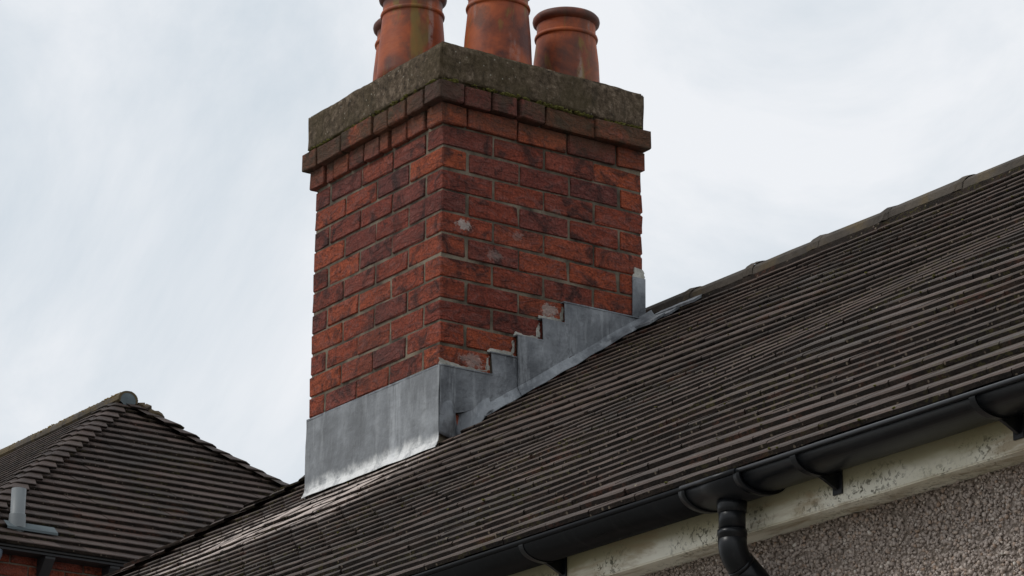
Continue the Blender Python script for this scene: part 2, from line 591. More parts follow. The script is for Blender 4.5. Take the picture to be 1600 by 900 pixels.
M = dict(
    brick=mat_brick('weathered_red_brick'), brick_far=mat_brick('red_wall_brick', True),
    mortar=mat_mortar('lime_mortar'), mortar_far=mat_mortar('wall_mortar', (.22, .18, .14), (.12, .09, .07)),
    pale=mat_mortar('pale_pointing', (.50, .49, .44), (.25, .24, .21)),
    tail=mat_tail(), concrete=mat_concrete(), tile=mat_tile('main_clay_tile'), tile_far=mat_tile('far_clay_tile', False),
    ridge=mat_ridge(), ridge_far=mat_ridge('lichened_ridge_tile', .40), lead=mat_lead('lead_sheet'), apron=mat_lead('lead_apron_sheet', True), pot=mat_terracotta(),
    plastic=mat_plastic(), fascia=mat_fascia(), pebble=mat_pebble(), render=mat_render(),
    deck=mat_plain('roofing_felt', (.012, .011, .010), .95),
    timber=mat_plain('dark_painted_timber', (.018, .018, .020), .6),
    pvc=mat_plain('grey_vent_plastic', (.15, .165, .17), .5, .2, 9),
    bluepipe=mat_plain('blue_grey_pipe_paint', (.085, .11, .14), .45, .25),
    lichen=mat_plain('yellow_lichen', (.21, .135, .025), .95, .5, 40, .5),
    moss=mat_plain('moss', (.105, .098, .018), .95, .6, 60, .6),
    ground=mat_plain('pale_paving', (.28, .265, .24), .95, .35, 1.5, .4),
    ridge_end=mat_plain('ridge_mortar', (.085, .105, .112), .85, .3, 14, .5),
)

# ------------------------------------------------------------------ ground
gm = mesh_np('ground', [(-500, -500, 0), (500, -500, 0), (500, 500, 0), (-500, 500, 0)], [(0, 1, 2, 3)])
g = link('ground', gm, M['ground'])
g['kind'] = 'structure'

# ------------------------------------------------------------------ tiling machinery
TAU = 0.122
TT = 0.0132


def tile_variant(seed, L=.185, Wd=.1646, TT=TT, TAU=TAU):
    r = random.Random(seed)
    xs = (-Wd / 2, -Wd * .17, Wd * .17, Wd / 2)
    cam_ = r.uniform(.0002, .0011)
    V = []
    ju = [r.uniform(-.0016, .0016) for _ in xs]
    for k, x in enumerate(xs):
        hb = -cam_ * (abs(x) / (Wd / 2)) ** 2
        V += [(x, .0015 + ju[k], hb - .003 + r.uniform(-.0008, .0008)), (x, .007 + ju[k], hb), (x, L, hb - TAU * L),
              (x, ju[k] * .6, hb - TT + r.uniform(-.0008, .0008)), (x, L, hb - TAU * L - TT)]
    Fc = []
    for k in range(3):
        a, b2 = k * 5, (k + 1) * 5
        Fc += [(a + 3, b2 + 3, b2, a), (a, b2, b2 + 1, a + 1), (a + 1, b2 + 1, b2 + 2, a + 2), (a + 4, b2 + 4, b2 + 3, a + 3)]
    a = 0
    Fc += [(0, 1, 2, 4, 3)]
    a = 15
    Fc += [(a + 3, a + 4, a + 2, a + 1, a)]
    return np.array(V), Fc


TV = [tile_variant(s) for s in range(10)]
TV_FAR = [tile_variant(40 + s, .185, .1646, .022, .21) for s in range(10)]


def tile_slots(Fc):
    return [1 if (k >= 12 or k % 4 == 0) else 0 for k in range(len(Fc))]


def lay_tiles(house, mat, frames, n_single, singles_key, stuff_name, TV=TV):
    """frames: list of 4x4 matrices (local x along eave, y up slope, z normal). The n_single that show largest become parts."""
    order = sorted(range(len(frames)), key=lambda i: singles_key(frames[i]) + (0 if len(frames[i]) < 3 or frames[i][2] is None else 1e5))
    single = set(order[:n_single])
    meshes = []
    for i, (V, Fc) in enumerate(TV):
        me = mesh_np('tile', V, Fc)
        me.materials.append(mat)
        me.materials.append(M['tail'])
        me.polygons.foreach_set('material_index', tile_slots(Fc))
        meshes.append(me)
    slots = []
    allV, loops, starts, totals = [], [], [], []
    nb, nl = 0, 0
    for i, fr_ in enumerate(frames):
        m, vi = fr_[:2]
        V, Fc = TV[vi]
        if i in single:
            o = link('tile', meshes[vi], None, house)
            o.matrix_basis = m
        else:
            A = np.array(m)
            W = V @ A[:3, :3].T + A[:3, 3]
            if len(fr_) > 2 and fr_[2] is not None:
                fr_[2](W)
            allV.append(W)
            for f in Fc:
                starts.append(nl)
                totals.append(len(f))
                loops.extend([q + nb for q in f])
                nl += len(f)
            nb += len(V)
            slots += tile_slots(Fc)
    if allV:
        me = mesh_fast(stuff_name, np.concatenate(allV), loops, starts, totals)
        o = link(stuff_name, me, mat, house)
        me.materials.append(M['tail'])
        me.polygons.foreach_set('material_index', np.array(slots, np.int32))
        o['kind'] = 'stuff'


def frame(o, ex, ey, rz=0.0, tilt=0.0, roll=0.0):
    ex = Vector(ex).normalized()
    ey = Vector(ey)
    ey = (ey - ex * ey.dot(ex)).normalized()
    ez = ex.cross(ey)
    m = Matrix(((ex.x, ey.x, ez.x, o[0]), (ex.y, ey.y, ez.y, o[1]), (ex.z, ey.z, ez.z, o[2]), (0, 0, 0, 1)))
    return m @ Matrix.Rotation(rz, 4, 'Z') @ Matrix.Rotation(tilt, 4, 'X') @ Matrix.Rotation(roll, 4, 'Y')


def in_view(p, mg=30):
    x, y = project(p)
    return -mg < x < 1600 + mg and -mg < y < 900 + mg


def size_key(fr):
    p = fr[0].translation
    d = (p - CAM).length
    return d if in_view(p) else d + 1000


def bonnet(P, down, eL, eR, nL, nR, w, L, seed, lift=.016, th=.013):
    """one bonnet hip tile: P tail point on the hip line, down = unit vector down the hip, eL/eR = unit horizontals along each roof plane away from the hip"""
    r = random.Random(seed)
    P = Vector(P)
    V, Fc = [], []
    nc = 11
    up = -down
    nH = (nL + nR).normalized()
    lift = lift + r.uniform(-.002, .004)

    def pt(s_, ws, h, c):
        e = eL if c < 0 else eR
        a = abs(c)
        t = min(1, a / .35)
        n_ = (nH * (1 - t) + (nL if c < 0 else nR) * t).normalized()
        q = P + up * s_ + e * (ws * a) + n_ * h - nH * (.016 * (1 - t) ** 2)
        return q + Vector((r.uniform(-1, 1), r.uniform(-1, 1), r.uniform(-1, 1))) * .0009

    for (s_, ws, h) in ((.004, w, lift - th), (0, w, lift - .003), (.006, w, lift), (L, w * .5, lift - .11 * L)):
        for k in range(nc):
            V.append(pt(s_, ws, h, -1 + 2 * k / (nc - 1)))
    for row in range(3):
        for k in range(nc - 1):
            Fc.append((row * nc + k, row * nc + k + 1, (row + 1) * nc + k + 1, (row + 1) * nc + k))
    return V, Fc


def bonnet_obj(V, Fc, mat, parent):
    me = mesh_np('hip_tile', V, Fc)
    me.materials.append(mat)
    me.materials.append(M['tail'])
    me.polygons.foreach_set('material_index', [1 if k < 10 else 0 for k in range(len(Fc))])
    return link('hip_tile', me, None, parent)


def ridge_tile_mesh(x0, x1, yc, zc, hw, hh, axis='X', seed=0, n=11, th=.014):
    r = random.Random(seed)
    V, Fc = [], []
    dz = r.uniform(-.004, .004)
    rows = (x0, x0 + (x1 - x0) * .5, x1)
    prof = []
    for k in range(n):
        a = math.pi * (k / (n - 1))
        prof.append((-math.cos(a) * hw, math.sin(a) ** .8 * hh))
    for (k_in) in (0, 1):
        for j, x in enumerate(rows):
            for (dy, dh) in prof:
                f = 1 if k_in == 0 else (1 - th / hw)
                V.append((x, yc + dy * f, zc + (dh if k_in == 0 else dh - th) + dz + r.uniform(-.002, .002)))
    m = len(rows) * n
    for j in range(len(rows) - 1):
        for k in range(n - 1):
            Fc.append((j * n + k, (j + 1) * n + k, (j + 1) * n + k + 1, j * n + k + 1))
            Fc.append((m + j * n + k, m + j * n + k + 1, m + (j + 1) * n + k + 1, m + (j + 1) * n + k))
    for j in (0, len(rows) - 1):
        for k in range(n - 1):
            Fc.append((j * n + k, j * n + k + 1, m + j * n + k + 1, m + j * n + k))
    for k in (0, n - 1):
        for j in range(len(rows) - 1):
            Fc.append((j * n + k, (j + 1) * n + k, m + (j + 1) * n + k, m + j * n + k))
    bm = bmesh.new()
    vs = [bm.verts.new(v) for v in V]
    for f in Fc:
        try:
            bm.faces.new([vs[i] for i in f])
        except ValueError:
            pass
    me = bm_mesh('ridge_tile', bm)
    return me


def lumps(name, pts, rmin, rmax, mat, parent, seed=1, flat=.7):
    """small uneven clods (moss, mortar crumbs) as one mesh"""
    r = random.Random(seed)
    base = np.array([(1, 0, 0), (-1, 0, 0), (0, 1, 0), (0, -1, 0), (0, 0, 1), (0, 0, -1), (.6, .6, .6), (-.6, .6, .6), (.6, -.6, .6), (-.6, -.6, .6)])
    tris = [(4, 6, 7), (4, 7, 9), (4, 9, 8), (4, 8, 6), (0, 6, 8), (1, 9, 7), (2, 7, 6), (3, 8, 9), (0, 2, 6), (0, 8, 3), (1, 7, 2), (1, 3, 9), (5, 2, 0), (5, 0, 3), (5, 3, 1), (5, 1, 2)]
    allV, Fc = [], []
    for p in pts:
        s = r.uniform(rmin, rmax)
        V = base * s * np.array([r.uniform(.7, 1.3), r.uniform(.7, 1.3), flat]) + rng.normal(0, s * .12, (10, 3)) + np.array(p)
        b0 = len(allV) * 10
        allV.append(V)
        Fc += [(a + b0, b + b0, c + b0) for a, b, c in tris]
    me = mesh_np(name, np.concatenate(allV), Fc)
    o = link(name, me, mat, parent)
    o['kind'] = 'stuff'
    return o


# ------------------------------------------------------------------ main house
HOUSE = thing('house', 'pebbledash bungalow with brown tiled roof and black gutter in the foreground', 'house', (1.8, 1.1, 0))
YE, YR = -1.93, 1.11          # eave tile tail and ridge
XR = 7.4                      # right end of the roof
HIP = -2.08                   # hip line of the front slope: x = HIP + y


def bell(t, w):
    return math.exp(-(t / w) ** 2)


def zs(x, y):
    """height of the tile tails on the front slope: slightly dished, with the sags of an old roof"""
    z = 4.465 + .664 * y + .0120 * y * y
    win = max(0., min(1., (y - YE) / .35)) * max(0., min(1., (YR - y) / .35))
    win = win * win * (3 - 2 * win)
    u = .0070 * math.sin(2.3 * y + 1.15 * x + .4) + .0048 * math.sin(4.3 * y - 1.5 * x + 2.0) + .0016 * math.sin(5.1 * x + 2.2 * y)
    # a long sag that makes the courses fan out towards the eaves on the right
    sx_ = max(0., min(1., (x - 2.45 - .35 * (y + .5)) / .9))
    u += .020 * bell(y + .55, .62) * sx_ * sx_ * (3 - 2 * sx_)
    u -= .020 * bell(y + .40, .60) * bell(x - 1.55, 1.0)
    u -= .013 * bell(y + .47, .22) * bell(x + .75, .85)
    return z + u * win


def roof_frame(x, y, rz=0, tilt=0, roll=0, lift=0):
    e = .06
    gx = Vector((2 * e, 0, zs(x + e, y) - zs(x - e, y)))
    gy = Vector((0, 2 * e, zs(x, y + e) - zs(x, y - e)))
    m = frame((x, y, zs(x, y)), gx, gy, rz, tilt, roll)
    return m @ Matrix.Translation((0, 0, lift))


def cut_front(W):
    W[:, 0] = np.maximum(W[:, 0], HIP + W[:, 1])


def cut_side(W):
    W[:, 1] = np.clip(W[:, 1], W[:, 0] - HIP, 2 * YR - (W[:, 0] - HIP))


def cut_rear(W):
    W[:, 0] = np.maximum(W[:, 0], HIP + (2 * YR - W[:, 1]))


GA = .104
frames = []
i = 0
y = YE
while y < 1.04:
    dzdy = (zs(2.5, y + .05) - zs(2.5, y - .05)) / .1
    x = HIP + y + .02 - (i % 2) * .0825
    while x < XR:
        xc = x + .0825
        x += .1652
        if xc + .05 < HIP + y:
            continue
        cut = cut_front if xc - .09 < HIP + y + .16 else None
        if -.87 < xc < -.03 and .04 < y < .86:
            continue
        wash = bell(xc + .6, .7) * bell(y + .3, .25)
        slip = random.random() < .018
        tl = random.gauss(0, .004) + (.02 if slip else 0) + wash * abs(random.gauss(0, .035))
        frames.append((roof_frame(xc + random.gauss(0, .0005), y + random.gauss(0, .0014) - (random.uniform(.004, .014) if slip else 0), random.gauss(0, .03 if slip else .004), tl, random.gauss(0, .004), abs(random.gauss(0, .0008)) + wash * random.uniform(0, .004)), random.randrange(10), cut))
    y += GA / math.sqrt(1 + dzdy ** 2)
    i += 1
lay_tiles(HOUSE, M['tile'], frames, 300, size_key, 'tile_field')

# the under-eave course and the deck below the tiles
def deck_grid(name, x0f, x1f, y0, y1, dz, nx, ny, mat, parent):
    V, Fc = [], []
    for j in range(ny + 1):
        yy = y0 + (y1 - y0) * j / ny
        for k in range(nx + 1):
            xx = x0f(yy) + (x1f(yy) - x0f(yy)) * k / nx
            V.append((xx, yy, zs(xx, yy) + dz))
    for j in range(ny):
        for k in range(nx):
            a = j * (nx + 1) + k
            Fc.append((a, a + 1, a + nx + 2, a + nx + 1))
    return link(name, mesh_np(name, V, Fc), mat, parent)


deck_grid('roof_deck', lambda yy: HIP + yy, lambda yy: XR, YE + .03, YR, -.036, 60, 24, M['deck'], HOUSE)
ZR = zs(3, YR)
HX = HIP + YR                # ridge end over the hip
ZE = zs(3, YE)
# rear slope and hip slope
pitch_t = (ZR - ZE) / (YR - YE)
rear = []
s_up = Vector((0, -1, pitch_t)).normalized()
dyc = GA / math.sqrt(1 + pitch_t ** 2)
n_c = int((YR - YE) / dyc)
for i in range(n_c):
    dd = i * dyc
    yy = 2 * YR - YE - dd
    zz = ZE + pitch_t * dd
    x = HIP + YE + dd - (i % 2) * .0825
    while x < XR:
        xc = x + .0825
        x += .1652
        if xc < HIP + YE + dd - .05:
            continue
        cut = cut_rear if xc < HIP + YE + dd + .26 else None
        rear.append((frame((xc, yy, zz), (-1, 0, 0), s_up, random.gauss(0, .006), 0, random.gauss(0, .006)), random.randrange(10), cut))
    xx = HIP + YE + dd
    yk = YE + dd - (i % 2) * .0825
    while yk < 2 * YR - YE - dd:
        yc = yk + .0825
        yk += .1652
        if yc > 2 * YR - YE - dd + .05 or yc < YE + dd - .05:
            continue
        rear.append((frame((xx, yc, zz), (0, -1, 0), Vector((1, 0, pitch_t)).normalized(), random.gauss(0, .006), 0, random.gauss(0, .006)), random.randrange(10), cut_side))
lay_tiles(HOUSE, M['tile'], rear, 0, size_key, 'rear_tile_field')
YB = 2 * YR - YE
XH = HIP + YE
link('rear_roof_deck', mesh_np('rear_roof_deck', [(HX, YR, ZR - .036), (XR, YR, ZR - .036), (XR, YB, ZE - .036), (XH, YB, ZE - .036), (XH, YE, ZE - .036)],
                               [(0, 1, 2, 3), (0, 3, 4)]), M['deck'], HOUSE)

# bonnet tiles down the hip of the main roof
nF = Vector((0, -.67, 1)).normalized()
nS = Vector((-pitch_t, 0, 1)).normalized()
y = YE
i = 0
while y < YR - .02:
    xh = HIP + y
    dn = Vector((-1, -1, -.67)).normalized()
    V, Fc = bonnet((xh, y, zs(xh, y) + .006), dn, Vector((0, 1, 0)), Vector((1, 0, 0)), nS, nF, .15, .20, 50 + i, .014)
    bonnet_obj(V, Fc, M['tile'], HOUSE)
    y += GA / math.sqrt(1 + .67 ** 2)
    i += 1

# ridge tiles with mortared joints
x = -.98
i = 0
rj = []
while x < XR:
    L = .375
    rt = link('ridge_tile', ridge_tile_mesh(x + .004, min(x + L, XR) - .004, YR, ZR - .075, .125, .072, seed=i), M['ridge'], HOUSE)
    rj.append((x + L, rt))
    x += L
    i += 1
for i, (xj, rt) in enumerate(rj):
    V, Fc = [], []
    n = 13
    r = random.Random(i + 3)
    for j, dx in enumerate((-.028, -.014, 0, .014, .028)):
        e = (0, .8, 1, .8, 0)[j]
        for k in range(n):
            a = math.pi * (k / (n - 1))
            R1 = .002 + e * r.uniform(.001, .007)
            V.append((xj + dx + r.uniform(-.005, .005), YR - math.cos(a) * (.125 + R1), ZR - .075 + math.sin(a) ** .8 * (.072 + R1 * .8)))
    for j in range(4):
        for k in range(n - 1):
            Fc.append((j * n + k, (j + 1) * n + k, (j + 1) * n + k + 1, j * n + k + 1))
    link('ridge_joint', mesh_np('ridge_joint', V, Fc), M['ridge'], rt)
# bedding mortar under the ridge tile edge
V, Fc = [], []
nb = 220
for k in range(nb + 1):
    xx = -.95 + (XR + .95) * k / nb
    yy = YR - .118 + .006 * noise.noise(Vector((xx * 9, 0, 0)))
    zt = ZR - .066
    zb = zs(xx, yy - .012) + .002
    V += [(xx, yy + .004, zt), (xx, yy - .010 - .006 * noise.noise(Vector((xx * 14, 3, 0))), (zt + zb) / 2), (xx, yy - .016 + .008 * noise.noise(Vector((xx * 17, 8, 0))), zb - .012)]
for k in range(nb):
    for j in range(2):
        a = k * 3 + j
        Fc.append((a, a + 1, a + 4, a + 3))
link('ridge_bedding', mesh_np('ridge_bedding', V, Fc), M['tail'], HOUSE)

# moss and lichen clods on the tile edges
pts = []
rr = random.Random(21)
while len(pts) < 420:
    fr = frames[rr.randrange(len(frames))][0]
    p = fr.translation
    dens = noise.noise(Vector((p.x * 1.1, p.y * 1.6, 2.0)))
    if dens < rr.uniform(-.15, .5):
        continue
    q = fr @ Vector((rr.uniform(-.08, .08), rr.uniform(-.002, .006), rr.choice((-.002, -.006, .001))))
    pts.append(q)
lumps('moss', pts, .0018, .0052, M['moss'], HOUSE, 5, .6)

# walls, fascia, soffit
YF, YW = -1.872, -1.805
ZFB = 3.093
wall = bmesh.new()
bm_box(wall, (XH + .18, YW + .010, 0), (XR - .15, YB - .14, ZFB + .02))
link('wall', bm_mesh('wall', wall), M['render'], HOUSE)
gab = mesh_np('gable', [(XR - .15, YW, ZFB), (XR - .15, YB - .14, ZFB), (XR - .15, YR, ZR - .08), (XR - .3, YW, ZFB), (XR - .3, YB - .14, ZFB), (XR - .3, YR, ZR - .08)],
              [(0, 1, 2), (3, 5, 4), (0, 3, 4, 1), (1, 4, 5, 2), (2, 5, 3, 0)])
link('gable', gab, M['render'], HOUSE)
# fascia board in lengths, a hair out of line with each other
xs = [XH + .1, -1.2, 1.6, 5.75, XR - .1]
for k in range(4):
    bm = bmesh.new()
    bm_box(bm, (xs[k] + .0012, YF + .0006 * (k % 2), ZFB + .0008 * (k % 2)), (xs[k + 1] - .0012, YF + .022, 3.222))
    bmesh.ops.bevel(bm, geom=list(bm.edges), offset=.0025, segments=2, affect='EDGES')
    link('fascia_board', bm_mesh('fascia_board', bm), M['fascia'], HOUSE)
link('soffit', box_mesh('soffit', (XH + .1, YF + .0235, ZFB + .004), (XR - .1, YW + .03, ZFB + .016)), M['fascia'], HOUSE)
link('side_fascia_board', box_mesh('side_fascia_board', (XH + .055, YF + .03, ZFB), (XH + .077, YB - .06, 3.222)), M['fascia'], HOUSE)
link('rear_fascia_board', box_mesh('rear_fascia_board', (XH + .08, YB - .082, ZFB), (XR - .1, YB - .06, 3.222)), M['fascia'], HOUSE)
link('side_soffit', box_mesh('side_soffit', (XH + .0785, YF + .06, ZFB + .005), (XH + .25, YB - .07, ZFB + .017)), M['fascia'], HOUSE)

# pebbledash stones on the wall near the eave
def pebbles(x0, x1, z0, z1, ywall, n, seed):
    g2 = np.random.default_rng(seed)
    cube = np.array([(-1, -1, -1), (1, -1, -1), (1, 1, -1), (-1, 1, -1), (-1, -1, 1), (1, -1, 1), (1, 1, 1), (-1, 1, 1)], float) * .62
    faces = np.array([(0, 3, 2, 1), (4, 5, 6, 7), (0, 1, 5, 4), (1, 2, 6, 5), (2, 3, 7, 6), (3, 0, 4, 7)])
    P = np.stack([g2.uniform(x0, x1, n), ywall + g2.uniform(-.002, .005, n), g2.uniform(z0, z1, n)], 1)
    sc = g2.uniform(.0016, .0052, (n, 1, 1)) * g2.uniform(.65, 1.35, (n, 1, 3))
    q = g2.normal(size=(n, 4))
    q /= np.linalg.norm(q, axis=1, keepdims=True)
    w, a, b, c = q.T
    Rm = np.stack([np.stack([1 - 2 * (b * b + c * c), 2 * (a * b - c * w), 2 * (a * c + b * w)], -1),
                   np.stack([2 * (a * b + c * w), 1 - 2 * (a * a + c * c), 2 * (b * c - a * w)], -1),
                   np.stack([2 * (a * c - b * w), 2 * (b * c + a * w), 1 - 2 * (a * a + b * b)], -1)], 1)
    V = (cube[None] + g2.normal(0, .16, (n, 8, 3))) * sc
    V = np.einsum('nij,nkj->nki', Rm, V) + P[:, None]
    Fc = (faces[None] + (np.arange(n) * 8)[:, None, None]).reshape(-1, 4)
    return mesh_fast('pebbledash', V.reshape(-1, 3), Fc.ravel(), np.arange(len(Fc)) * 4, None)


o = link('pebbledash', pebbles(2.9, 6.3, 2.35, ZFB + .012, YW + .007, 90000, 4), M['pebble'], HOUSE)
o['kind'] = 'stuff'

# ------------------------------------------------------------------ gutter
GY, GZ = -1.9285, 3.182           # centre line, lip height
GUT = thing('rain_gutter', 'black half-round plastic gutter along the eave of the pebbledash house', 'gutter', (1.8, GY, GZ))


def g_prof(off=0.0, a0=0.0, a1=math.pi, n=25):
    P = []
    for k in range(n):
        a = a0 + (a1 - a0) * k / (n - 1)
        P.append((GY - math.cos(a) * (.0565 + off) * 1.0, GZ - (math.sin(a) ** .8 if math.sin(a) > 0 else 0) * (.035 + off)))
    return P


def sweep(prof, x0, x1, nx=1):
    V, Fc = [], []
    n = len(prof)
    for j in range(nx + 1):
        xx = x0 + (x1 - x0) * j / nx
        V += [(xx, p[0], p[1]) for p in prof]
    for j in range(nx):
        for k in range(n):
            k2 = (k + 1) % n
            Fc.append((j * n + k, j * n + k2, (j + 1) * n + k2, (j + 1) * n + k))
    Fc.append(tuple(range(n)))
    Fc.append(tuple(nx * n + k for k in range(n - 1, -1, -1)))
    return V, Fc


def shell(o_out, o_in, a0=0.0, a1=math.pi, n=25):
    return g_prof(o_out, a0, a1, n) + list(reversed(g_prof(o_in, a0, a1, n)))


def gut_part(name, prof, x0, x1, smooth=True, par=None):
    bm = bmesh.new()
    V, Fc = sweep(prof, x0, x1)
    vs = [bm.verts.new(v) for v in V]
    for f in Fc:
        bm.faces.new([vs[q] for q in f])
    me = bm_mesh(name, bm, smooth)
    for p in me.polygons:
        if len(p.vertices) > 4:
            p.use_smooth = False
    return link(name, me, M['plastic'], par or GUT)


lipbead = [(GY - .0565 - .003 + .005 * math.cos(a), GZ - .001 + .005 * math.sin(a)) for a in [2 * math.pi * k / 10 for k in range(10)]]
OX0, OX1 = 4.02, 4.20
ga = gut_part('gutter_channel', shell(0, -.003), XH - .02, OX0 + .03)
gb = gut_part('gutter_channel', shell(0, -.003), OX1 - .03, XR - .05)
gut_part('gutter_lip', lipbead, XH - .02, OX0 + .01, par=ga)
gut_part('gutter_lip', lipbead, OX1 - .01, XR - .05, par=gb)
outlet = gut_part('gutter_outlet', shell(.0036, .0008), OX0, OX1)
for xa in (OX0, OX1):
    gut_part('union_clip', shell(.0058, .0012, -.05, math.pi + .05), xa - .010, xa + .010, par=outlet)
gut_part('outlet_lip', [(p[0] - .003, p[1] + .001) for p in lipbead], OX0, OX1, par=outlet)
for xe in (XH - .023, XR - .05):
    gut_part('stop_end', g_prof(.002), xe, xe + .003)


def bracket(xb):
    bm = bmesh.new()
    w = .008
    prof = shell(.0034, .0006, -.06, math.pi * .62, 20)
    V, Fc = sweep(prof, xb - w, xb + w)
    vs = [bm.verts.new(v) for v in V]
    for f in Fc:
        bm.faces.new([vs[q] for q in f])
    # web running back to the fixing pad on the fascia
    zb0 = GZ - .038
    web = [(GY + .005, zb0), (GY + .02, zb0 - .006), (YF - .004, zb0 - .022), (YF - .004, zb0 + .012), (GY + .032, zb0 + .014)]
    V, Fc = sweep(web, xb - .004, xb + .004)
    vs = [bm.verts.new(v) for v in V]
    for f in Fc:
        bm.faces.new([vs[q] for q in f])
    br = link('gutter_bracket', bm_mesh('gutter_bracket', bm), M['plastic'], GUT)
    link('fixing_pad', box_mesh('fixing_pad', (xb - .014, YF - .0048, zb0 - .030), (xb + .014, YF - .0006, zb0 + .040), .001), M['plastic'], br)
    return br


for xb in (-3.4, -2.5, -1.6, -.7, .2, 1.1, 2.0, 2.75, 3.437, 4.375, 4.89, 5.7, 6.6):
    bracket(xb)

# ------------------------------------------------------------------ downpipe
PX = 4.108
DP = thing('downpipe', 'black plastic downpipe with swan-neck bend below the gutter outlet', 'downpipe', (PX, YW - .05, 0))
R0 = .0275
V, Fc = tube([(PX, GY, GZ - .036), (PX, GY, GZ - .047), (PX, GY, GZ - .051), (PX, GY, GZ - .060)], [.0310, .0310, .0300, .0295], 32)
link('outlet_spigot', mesh_np('outlet_spigot', V, Fc, True), M['plastic'], DP)


def bend(p0, c_dir, ang, rad, n=10):
    return None


zt = GZ - .046
V, Fc = tube([(PX, GY, zt), (PX, GY, zt - .050)], R0, 32)
link('pipe', mesh_np('pipe', V, Fc, True), M['plastic'], DP)
V, Fc = tube([(PX, GY, zt - .050), (PX, GY, zt - .060), (PX, GY, zt - .0605), (PX, GY, zt - .068)], [R0 + .003, R0 + .003, R0 + .0022, R0 + .0022], 32)
link('collar', mesh_np('collar', V, Fc, True), M['plastic'], DP)
# upper bend turns back towards the wall, lower one down it
path = [(PX, GY, zt - .060)]
ca = math.radians(52)
rad = .055
for k in range(1, 9):
    a = ca * k / 8
    path.append((PX, GY + rad * (1 - math.cos(a)), zt - .075 - rad * math.sin(a)))
V, Fc = tube(path, R0 + .002, 32)
link('upper_bend', mesh_np('upper_bend', V, Fc, True), M['plastic'], DP)
e0 = Vector(path[-1])
dv = Vector((0, math.sin(ca), -math.cos(ca)))
V, Fc = tube([e0 - dv * .004, e0 + dv * .004], R0 + .0034, 32)
link('collar', mesh_np('collar', V, Fc, True), M['plastic'], DP)
YP = YW - .048
ln = (YP - e0.y - rad * (1 - math.cos(ca))) / math.sin(ca)
e1 = e0 + dv * max(ln, .01)
path = [e0, e1]
for k in range(1, 9):
    a = ca * k / 8
    path.append((PX, e1.y + rad * (math.sin(ca) * 0 + (math.cos(ca - a) - math.cos(ca))), e1.z - rad * (math.sin(ca) - math.sin(ca - a))))
V, Fc = tube(path, R0 + .003, 32)
link('lower_bend', mesh_np('lower_bend', V, Fc, True), M['plastic'], DP)
e2 = Vector(path[-1])
V, Fc = tube([e2 + Vector((0, 0, .004)), e2 - Vector((0, 0, .03)), e2 - Vector((0, 0, .031)), e2 - Vector((0, 0, .04))], [R0 + .005, R0 + .005, R0 + .002, R0 + .002], 32)
link('collar', mesh_np('collar', V, Fc, True), M['plastic'], DP)
V, Fc = tube([(PX, e2.y, e2.z - .02), (PX, e2.y, 0.02)], R0, 32)
link('pipe', mesh_np('pipe', V, Fc, True), M['plastic'], DP)
for zc in (2.2, 1.0):
    bm = bmesh.new()
    bm_box(bm, (PX - .05, e2.y + .0285, zc - .015), (PX + .05, YW + .006, zc + .015))
    link('pipe_clip', bm_mesh('pipe_clip', bm), M['plastic'], DP)

# ------------------------------------------------------------------ chimney
CH = thing('chimney_stack', 'square red brick chimney stack with concrete cap and lead flashing', 'chimney', (-.45, .45, 3.9))
ZB, HC = 4.762, .083
bm = bmesh.new()
bm_box(bm, (-.8955, .0045, 3.9), (-.0045, .8955, 5.835))
link('mortar_core', bm_mesh('mortar_core', bm), M['mortar'], CH)

BJ = .0095
VAR = {}


def brick_mesh(sx, sy, sz, v):
    key = (round(sx, 4), round(sy, 4), round(sz, 4), v)
    if key not in VAR:
        me = chamfer_box('brick', sx, sy, sz, .0036, .0022, hash(key) % 9999)
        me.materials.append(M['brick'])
        VAR[key] = me
    return VAR[key]


def put_brick(x0, x1, y0, y1, z0, z1, jit=.0012, name='brick'):
    me = brick_mesh(x1 - x0, y1 - y0, z1 - z0, random.randrange(5))
    o = link(name, me, None, CH)
    o.matrix_basis = Matrix.Translation(((x0 + x1) / 2 + random.gauss(0, jit), (y0 + y1) / 2 + random.gauss(0, jit), (z0 + z1) / 2 + random.gauss(0, jit * .7))) @ Matrix.Rotation(random.gauss(0, .004), 4, 'Z') @ Matrix.Rotation(random.gauss(0, .004), 4, 'X')
    return o


h2 = BJ / 2
BW = .1025
for k in range(-3, 11):
    z0, z1 = ZB + k * HC + h2, ZB + (k + 1) * HC - h2
    full_x = (k % 2 == 0)           # even courses: full stretchers along the x-faces (running in y)
    for side in (0, 1):
        # faces x = 0 (side 0) and x = -.9 (side 1), bricks run along y
        segs = [(j * .225, (j + 1) * .225) for j in range(4)] if full_x else [(.1125 + j * .225, .1125 + (j + 1) * .225) for j in range(3)]
        for (a, b2) in segs:
            a2, b3 = a + (h2 if a > 0 else 0), b2 - (h2 if b2 < .9 else 0)
            if z1 < 4.46 + .67 * a:
                continue
            if side == 0:
                put_brick(-BW, 0, a2, b3, z0, z1)
            else:
                put_brick(-.9, -.9 + BW, a2, b3, z0, z1)
        segs = [(j * .225, (j + 1) * .225) for j in range(4)] if not full_x else [(.1125 + j * .225, .1125 + (j + 1) * .225) for j in range(3)]
        for (a, b2) in segs:
            a2, b3 = a + (h2 if a > 0 else 0), b2 - (h2 if b2 < .9 else 0)
            if side == 0:
                put_brick(-b3, -a2, 0, BW, z0, z1)
            elif z1 > 5.0:
                put_brick(-b3, -a2, .9 - BW, .9, z0, z1)


